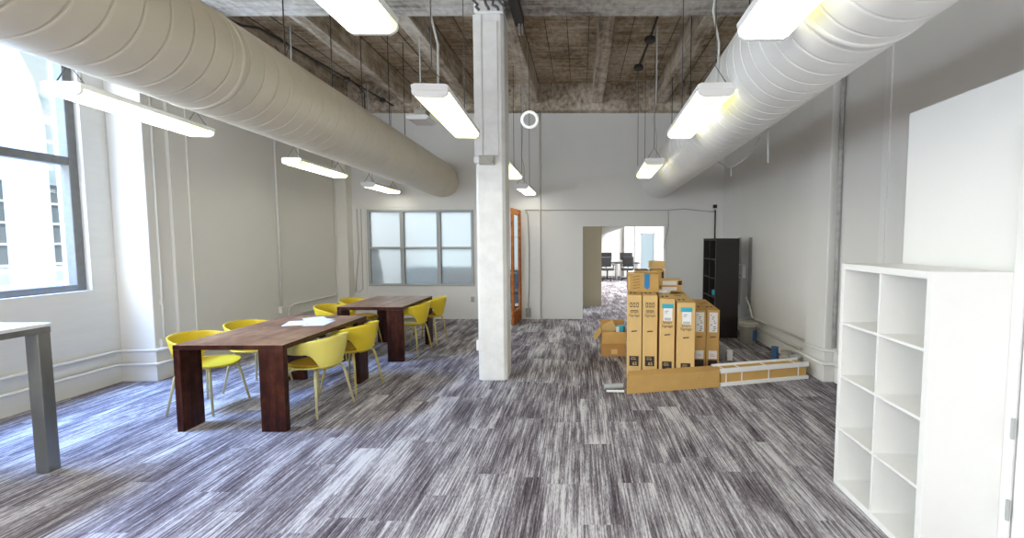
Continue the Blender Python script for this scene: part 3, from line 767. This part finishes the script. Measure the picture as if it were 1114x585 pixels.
# boxes lying on and behind them
t = thing('cardboard_box', 'cardboard box with blue tape flap lying on the leftmost tall cartons', 'cardboard box', (.795, 5.62, .9765), R_(-3))
MB().box(-.19, .19, -.16, .16, 0, .225).build('carton', 'card', t, bevel=.004)
MB().box(-.20, -.0, -.165, -.155, .226, .234, ).box(0.01, .20, .155, .165, .226, .236).build('lid_flap', 'cardl', t)
MB().prism([(.01, .225), (.01, .06), (.045, .03), (.075, .06), (.075, .225)], 1, -.163, -.1605).build('blue_tape', 'blue', t)
b = MB()
for k in range(5): b.prism([(-.13, .04 + k * .036), (-.05, .055 + k * .036), (-.05, .06 + k * .036), (-.13, .045 + k * .036)], 1, -.162, -.1605)
b.build('pen_marks', 'ink', t)
MB().box(-.19, -.17, -.1615, -.1605, .02, .2).build('edge_tape', 'cardl', t)
t = thing('flat_box', 'flat cardboard box with white label, lower of the stack on the label cartons', 'cardboard box', (1.185, 5.88, .9495), R_(-5))
MB().box(-.14, .15, -.13, .13, 0, .075).build('carton', 'card', t, bevel=.003)
MB().box(-.10, .09, -.132, -.1305, .015, .06).build('paper_label', 'paper', t)
t = thing('flat_box', 'flat cardboard box with white label, upper of the stack on the label cartons', 'cardboard box', (1.18, 5.87, 1.0255), R_(-2))
MB().box(-.15, .16, -.13, .13, 0, .075).build('carton', 'cardl', t, bevel=.003)
MB().box(-.10, .08, -.132, -.1305, .012, .062).build('paper_label', 'paper', t)
MB().box(.10, .15, -.132, -.1305, .01, .066).build('dark_print', 'ink', t)
# crumpled plastic bag
mb = MB(); random.seed(12)
bmesh.ops.create_icosphere(mb.bm, subdivisions=3, radius=1)
for v in mb.bm.verts:
    d = 1 + random.uniform(-.18, .18); v.co = Vector((v.co.x * .085 * d, v.co.y * .10 * d, max(-.02, v.co.z * .026 * d)))
o = mb.build('plastic_bag', 'paper', smooth=False)
tag(place(o, (1.06, 5.57, .970)), 'crumpled white plastic bag lying in front of the flat boxes', 'bag')
t = thing('cardboard_box', 'tall plain carton behind the stack, dark tape on its lid', 'cardboard box', (.90, 6.45, 0))
MB().box(-.09, .085, -.12, .12, 0, 1.19).build('carton', 'card', t, bevel=.003)
MB().box(-.09, .085, -.122, .122, 1.191, 1.197).build('lid_tape', 'ink', t)
t = thing('cardboard_box', 'tall carton behind the stack carrying a small tilted box', 'cardboard box', (1.115, 6.40, 0))
MB().box(-.095, .085, -.12, .12, 0, 1.20).build('carton', 'card', t, bevel=.003)
MB().box(.045, .075, -.1215, -.1205, 1.08, 1.17).build('hand_hole', 'ink', t)
o = MB().box(-.09, .09, -.11, .11, 0, .11).build('small_box', 'cardl', bevel=.003)
tag(place(o, (1.11, 6.40, 1.2105), R_(8)), 'small light cardboard box topmost at the back of the stack', 'cardboard box')

# open box on the floor
t = thing('open_box', 'open orange brown cardboard box with flaps on the carpet', 'cardboard box', (.47, 6.28, 0), R_(0))
w, d, hh, th = .17, .20, .34, .006
MB().box(-w, w, -d, -d + th, 0, hh).box(-w, w, d - th, d, 0, hh).box(-w, -w + th, -d + th, d - th, 0, hh).box(w - th, w, -d + th, d - th, 0, hh).box(-w + th, w - th, -d + th, d - th, 0, th).build('carton', 'cardd', t)
MB().quad_prism([(-w, -d - .002, hh), (w, -d - .002, hh), (w, -d - .03, hh - .155), (-w, -d - .03, hh - .155)], [(-w, -d + .003, hh + .003), (w, -d + .003, hh + .003), (w, -d - .025, hh - .155), (-w, -d - .025, hh - .155)]).build('flap', 'card', t, label='front flap folded down')
MB().quad_prism([(-w, -d, hh), (-w, d, hh), (-w - .10, d, hh - .12), (-w - .10, -d, hh - .12)], [(-w - .004, -d, hh + .005), (-w - .004, d, hh + .005), (-w - .106, d, hh - .115), (-w - .106, -d, hh - .115)]).build('flap', 'card', t)
MB().quad_prism([(-w, d, hh), (w, d, hh), (w, d + .03, hh + .10), (-w, d + .03, hh + .10)], [(-w, d + .006, hh), (w, d + .006, hh), (w, d + .036, hh + .10), (-w, d + .036, hh + .10)]).build('flap', 'cardd', t)
MB().box(-.04, .05, -d - .001, -d, .03, .10).build('tape_patch', 'cardl', t)
o = MB().prism([(-.13, 0), (.06, -.02), (.09, .06), (.03, .17), (-.12, .10)], 1, -.008, .008).build('cardboard_piece', 'cardl', bevel=.002)
tag(place(o, (.43, 6.30, .30), R_(8)), 'light cardboard offcut sticking out of the open box', 'cardboard piece')
t = thing('small_carton', 'small blue and white carton poking out of the open box', 'carton', (.575, 6.26, .25), R_(-15))
MB().box(-.055, .055, -.05, .05, 0, .15).build('carton', 'cyan', t, bevel=.003)
MB().box(-.055, -.01, -.052, -.0505, .02, .14).build('white_panel', 'paper', t)

# long carton with foam lengths on the floor
t = thing('long_carton', 'long plain brown carton lying on the carpet before the tall cartons', 'cardboard box', (.488, 4.552, 0), math.atan2(.225, 1.033))
P_ = [(0, 0), (1.075, 0), (1.075, .185), (.085, .185)]
MB().prism(P_, 2, 0, .192).build('carton', 'card', t, bevel=.004)
MB().box(.04, .046, -.001, 0, .12, .126).box(.82, .826, -.001, 0, .12, .126).build('staple', 'ink', t)
a = math.atan2(.29, 1.13)
t = thing('foam_edged_carton', 'long carton edged with white foam strips, at the right wall end', 'cardboard box', (1.553, 4.786, 0), a)
MB().box(.015, 1.14, .02, .19, .01, .178).build('carton', 'card', t, bevel=.003)
for z0, z1 in ((0, .042), (.148, .20)):
    MB().box(0, 1.16, 0, .03, z0, z1).build('foam_strip', 'foam', t, bevel=.006)
MB().box(0, 1.16, .18, .212, .148, .20).build('foam_strip', 'foam', t, bevel=.006)
b = MB()
for x in (.07, .27, .62, 1.02):
    b.box(x, x + .012, .0135, .02, .042, .148).box(x, x + .012, .03, .18, .178, .186)
b.build('strap_band', 'foam', t)
o = MB().tube([(0, 0, .032), (.205, .03, .032)], .030, 20).build('foil_roll', 'alu', smooth=False)
tag(place(o, (.26, 4.70, 0)), 'short grey white tube poking out left of the long carton', 'tube')
o = MB().tube([(0, 0, .012), (.19, -.012, .012)], .012, 12).build('thin_tube', 'foam', smooth=False)
tag(place(o, (.28, 4.625, 0)), 'thin white tube lying in front of the thicker grey tube', 'tube')

# bucket and cans
t = thing('paint_bucket', 'pale grey paint bucket with blue label beside the black shelf', 'bucket', (2.66, 6.92, 0))
MB().lathe([(.115, 0), (.135, .26), (.14, .262), (.148, .27), (.148, .285), (.14, .29), (.14, .305)], n=28).build('pail', 'bucket', t, smooth=True)
MB().lathe([(.150, .300), (.152, .325), (.140, .335), (.02, .338)], n=28).build('lid', 'bucket', t, smooth=False)
mb = MB(); V = []
for k in range(9):
    an = math.radians(-80 + 7 * k); V.append([mb.bm.verts.new((r_ * math.cos(an), r_ * math.sin(an), z)) for r_, z in ((.124, .05), (.1345, .22))])
for p, q in zip(V, V[1:]): mb.bm.faces.new((p[0], q[0], q[1], p[1]))
mb.build('blue_label', 'dimblue', t)
MB().tube([(-.148, 0, .28), (-.13, -.02, .36), (-.06, -.03, .41), (.02, -.03, .42), (.09, -.02, .38), (.148, 0, .28)], .003, 6).build('handle', 'tin', t)
def can(label, x, y, r, h, mat='tin', wrap='blue', tall=False):
    t = thing('paint_can', label, 'can', (x, y, 0), 0, 'cans by the foam edged carton')
    MB().lathe([(r, 0), (r, h - .006), (r + .003, h - .004), (r + .003, h), (r - .01, h), (r - .012, h - .005), (.01, h - .005)], n=22).build('body', mat, t)
    MB().lathe([(r + .001, .02), (r + .001, h * .75)], n=22).build('label_wrap', wrap, t)
can('tall dark blue can, leftmost of the cans by the right wall', 2.62, 5.86, .045, .19, 'dimblue', 'dimblue')
can('beige paint can in the middle of the cans by the right wall', 2.715, 5.72, .072, .165, 'bucket', 'bucket')
can('low paint can with bright blue label behind the foam strips', 2.535, 5.42, .050, .175, 'bucket', 'dimblue')
o = MB().lathe([(.064, 0), (.074, .17), (.077, .175), (.074, .18), (.070, .175), (.06, .01)], n=24).build('clear_tub', 'alu', smooth=True)
tag(place(o, (2.672, 5.405, 0)), 'round translucent grey tub closest to the wall pilaster', 'tub')
o = MB().box(-.045, .045, -.04, .04, 0, .19).box(-.03, .03, -.03, .03, .19, .205).build('metal_tin', 'tin', bevel=.004)
tag(place(o, (1.93, 5.95, 0), R_(12)), 'silver rectangular tin beside the rightmost carton', 'tin')
o = MB().box(-.035, .035, -.03, .03, 0, .14).build('metal_tin', 'paper', bevel=.004)
tag(place(o, (2.02, 5.88, 0), R_(-8)), 'small white tin right of the silver tin', 'tin')

# ---------------------------------------------------------------- furniture in the rooms beyond
def office_chair(label, x, y, rz):
    t = thing('office_chair', label, 'office chair', (x, y, 0), rz, 'black office chairs beyond the doorway')
    MB().box(-.24, .24, -.22, .22, .42, .50).build('seat', 'blackpl', t, bevel=.03)
    MB().box(-.22, .22, .20, .26, .55, .96).build('backrest', 'blackpl', t, bevel=.03)
    MB().box(-.27, -.22, -.15, .15, .62, .66).box(.22, .27, -.15, .15, .62, .66).box(-.26, -.23, -.02, .02, .45, .62).box(.23, .26, -.02, .02, .45, .62).build('armrest', 'blackpl', t)
    b = MB().tube([(0, 0, .07), (0, 0, .42)], .03, 10)
    for k in range(5):
        an = 2 * PI * k / 5; b.tube([(0, 0, .10), (.28 * math.cos(an), .28 * math.sin(an), .06)], .018, 6)
    b.tube([(0, .2, .45), (0, .25, .6)], .02, 6).build('base', 'blackpl', t)
    for k in range(5):
        an = 2 * PI * k / 5; MB().tube([(.28 * math.cos(an) - .015, .28 * math.sin(an), .03), (.28 * math.cos(an) + .015, .28 * math.sin(an), .03)], .03, 8).build('caster', 'blackpl', t)
office_chair('black office chair beyond the doorway, left one at the desk', 1.08, 17.6, R_(10))
office_chair('black office chair beyond the doorway, right one of the pair', 1.88, 17.6, R_(-12))
t = thing('office_desk', 'dark desk far beyond the doorway behind the office chairs', 'desk', (1.5, 18.45, 0))
MB().box(-.95, .95, -.35, .35, .66, .70).build('desktop', 'black', t)
for x in (-.85, .85, 0): MB().box(x - .03, x + .03, -.3, .3, 0, .66).build('leg', 'tin', t)
for x, s in ((-.45, 'left'), (.42, 'right')):
    q = thing('computer_monitor', 'black monitor on the far desk, %s one' % s, 'monitor', (1.5 + x, 18.45, .7002))
    MB().box(-.26, .26, -.02, .02, .10, .40).build('screen', 'blackpl', q, bevel=.005)
    MB().box(-.1, .1, -.08, .08, 0, .012).box(-.02, .02, .0, .03, .012, .2).build('stand', 'blackpl', q)
DB = duct('air_duct', 'alu', 'grey round duct seen through the doorway in the next room', (1.33, 9.9, 2.42), (1.0, 19.9, 2.25), .36, .5)
# behind the frosted window
def silhouette(name, label, cat, x, y, boxes, mat):
    t = thing(name, label, cat, (x, y, 0)); return t
t = thing('coat_stand', 'dark coat stand blurred behind the left frosted pane', 'coat stand', (-4.345, 9.34, 0))
MB().lathe([(.16, 0), (.15, .03), (.02, .04), (.02, 1.32)], n=16).build('pole', 'blackpl', t)
MB().lathe([(.10, .0), (.17, .25), (.12, .75), (.08, 1.0), (.02, 1.05)], (0, 0, .3), 16).build('coat', 'blackpl', t, smooth=True)
mb = MB(); bmesh.ops.create_icosphere(mb.bm, subdivisions=2, radius=.09, matrix=Matrix.Translation((0, 0, 1.36)))
mb.build('hat', 'blackpl', t, smooth=True)
t = thing('desk_divider', 'blue grey desk divider blurred behind the frosted window', 'divider', (-3.1, 10.0, 0))
MB().box(-.95, .80, -.03, .03, .25, 1.02).build('panel', plain('blue_fabric', (.04, .19, .30), .9), t)
for x in (-.85, .7): MB().box(x - .03, x + .03, -.15, .15, 0, .25).build('foot', 'tin', t)
t = office_chair('dark office chair behind the right frosted pane', -2.62, 9.52, R_(200)); 
t = office_chair('dark office chair visible through the open glass door', -1.52, 10.0, R_(150))
t = thing('glazed_partition', 'white framed glazed screen beyond the open glass door', 'partition', (-1.6, 11.2, 0))
b = MB()
for x in (-.8, -.25, .3, .8): b.box(x - .03, x + .03, -.03, .03, 0, 2.6)
for z in (.9, 1.7, 2.57): b.box(-.8, .8, -.025, .025, z - .03, z + .03)
b.build('frame', 'white', t); MB().box(-.8, .8, -.004, .004, .93, 2.54).build('glass', 'frost', t)
MB().box(-.8, .8, -.02, .02, .02, .87).build('lower_panel', 'dimblue', t)

# ---------------------------------------------------------------- outside the left window
struct('ground', MB().box(-40, XL - .32, -20, 40, -.3, -.02), 'ground')
t = thing('white_building', 'white rendered building across the street with small paned windows', 'building', (-16, 10, 0))
MB().box(-3, 0, -14, 14, -.02, 5.3).build('wall', 'extwhite', t)
MB().box(-3.1, .18, -14, 14, 5.05, 5.3).build('cornice', 'extwhite', t)
for y in (-3.6, -1.2, .25, 2.35, 3.62, 7.0):
    f_ = MB().box(0.002, .05, y - .30, y + .30, .9, 3.3).build('window_pane', 'extglass', t)
    g = MB()
    for k in range(5): g.box(.05, .09, y - .34, y + .34, .88 + k * .6, .94 + k * .6)
    for s in (-.34, -.03, .28): g.box(.05, .09, y + s, y + s + .06, .88, 3.34)
    g.build('window_bars', 'extwhite', f_)
    MB().box(.0, .14, y - .42, y + .42, .70, .82).build('window_sill', 'extwhite', t)
o = MB().tube([(0, 0, 0), (0, 1.5, 0)], .32, 24).build('roof_tank', 'extwhite', smooth=True)
tag(place(o, (-15.2, 12.9, 5.63)), 'white barrel shaped tank on the roof edge outside', 'tank')
t = thing('arched_column', 'bright white round column rising into an arch outside the window', 'column', (-8.0, 6.44, 0))
pts = [(0, 0, 0), (0, 0, 1.2), (0, 0, 2.4), (0, 0, 3.3)] + [(0, -1.5 * (1 - math.cos(a_)), 3.3 + 1.5 * math.sin(a_)) for a_ in [PI / 2 * k / 8 for k in range(1, 9)]] + [(0, -2.6, 4.78)]
MB().tube(pts, [.215] * 4 + [.215 + .02 * k for k in range(9)], 28).build('shaft', 'extwhite', t, smooth=True)
MB().lathe([(.30, 0), (.30, .15), (.24, .22)], n=24).build('plinth', 'extwhite', t)

# ---------------------------------------------------------------- light
w = bpy.data.worlds.new('World'); S.world = w; w.use_nodes = True; nt = w.node_tree
bg = nt.nodes['Background']
tc = nt.nodes.new('ShaderNodeTexCoord'); sp = nt.nodes.new('ShaderNodeSeparateXYZ'); nt.links.new(tc.outputs['Generated'], sp.inputs[0])
rp = nt.nodes.new('ShaderNodeValToRGB'); rp.color_ramp.elements[0].position = .2; rp.color_ramp.elements[0].color = (.88, .96, 1., 1)
rp.color_ramp.elements[1].position = .5; rp.color_ramp.elements[1].color = (.28, .74, .86, 1)
nt.links.new(sp.outputs[2], rp.inputs[0]); nt.links.new(rp.outputs[0], bg.inputs[0]); bg.inputs[1].default_value = .72
def sun(e, rot):
    l = bpy.data.lights.new('sun', 'SUN'); l.energy = e; l.angle = math.radians(1.5); l.color = (1, .97, .92)
    o = bpy.data.objects.new('sun', l); COL.objects.link(o)
    o.rotation_euler = Vector(rot).to_track_quat('-Z', 'Y').to_euler(); return o
sun(4.6, (-.5, .12, -1.2))
def area(name, loc, sx, sy, power, col, rot=(0, 0, 0)):
    l = bpy.data.lights.new(name, 'AREA'); l.shape = 'RECTANGLE'; l.size = sx; l.size_y = sy; l.energy = power; l.color = col
    o = bpy.data.objects.new(name, l); COL.objects.link(o); o.location = loc; o.rotation_euler = rot; return o
WARM = (1, .972, .93)
# unseen fill lights added behind the camera, at the height of the hanging tubes
for x, pw in ((-3.4, 60), (-.95, 32), (.85, 2)):
    for y in (-.9, -3.2): area('rear_fill', (x, y, 2.6), .25, 1.2, pw, WARM)
# daylight arriving at the windows from high in the sky outside
def aim(src, dst): return (Vector(dst) - Vector(src)).to_track_quat('-Z', 'Y').to_euler()
area('daylight', (-7.4, 3.0, 7.2), 3, 3.5, 2600, (.24, .44, 1), aim((-7.4, 3.0, 7.2), (-4.6, 3.3, 1.4)))
area('daylight', (XL - .55, -1.6, 2.5), 2.8, 3.9, 215, (.93, .96, 1), (0, -PI / 2, 0))
area('daylight', (XL - .60, 2.75, 2.5), 2.8, 2.7, 165, (.85, .92, 1), (0, -PI / 2, 0))
area('daylight', (-2.2, YB - .6, 2.5), 6., 2.8, 190, (.97, .98, 1), (PI / 2, 0, 0))
area('lamp_beyond', (3.2, 15.5, 3.6), 1.5, 4, 420, (1, 1, 1))
area('lamp_beyond', (2.8, 10.4, 3.6), 1.0, 1, 30, (1, 1, 1))
area('lamp_beyond', (-3.0, 11.2, 3.6), 3, 1.6, 125, (.97, .99, 1))

# ---------------------------------------------------------------- camera
cam = bpy.data.cameras.new('camera'); co = bpy.data.objects.new('camera', cam); COL.objects.link(co)
cam.sensor_fit = 'HORIZONTAL'; cam.sensor_width = 36; cam.lens = 36 * 480. / 1114
cam.shift_x = -(631.3 - 557) / 1114; cam.shift_y = (292.9 - 292.5) / 1114
co.location = (0, 0, 1.62); co.rotation_euler = (PI / 2 - math.radians(3.78), 0, 0)
cam.clip_start = .05; cam.clip_end = 200
S.camera = co
vs = S.view_settings; vs.view_transform = 'Standard'; vs.look = 'None'; vs.gamma = 1; vs.exposure = .6; vs.use_curve_mapping = False
try:
    S.cycles.use_denoising = True; S.cycles.max_bounces = 10; S.cycles.diffuse_bounces = 6; S.cycles.caustics_reflective = False; S.cycles.caustics_refractive = False
    S.cycles.sample_clamp_indirect = 8
except Exception: pass
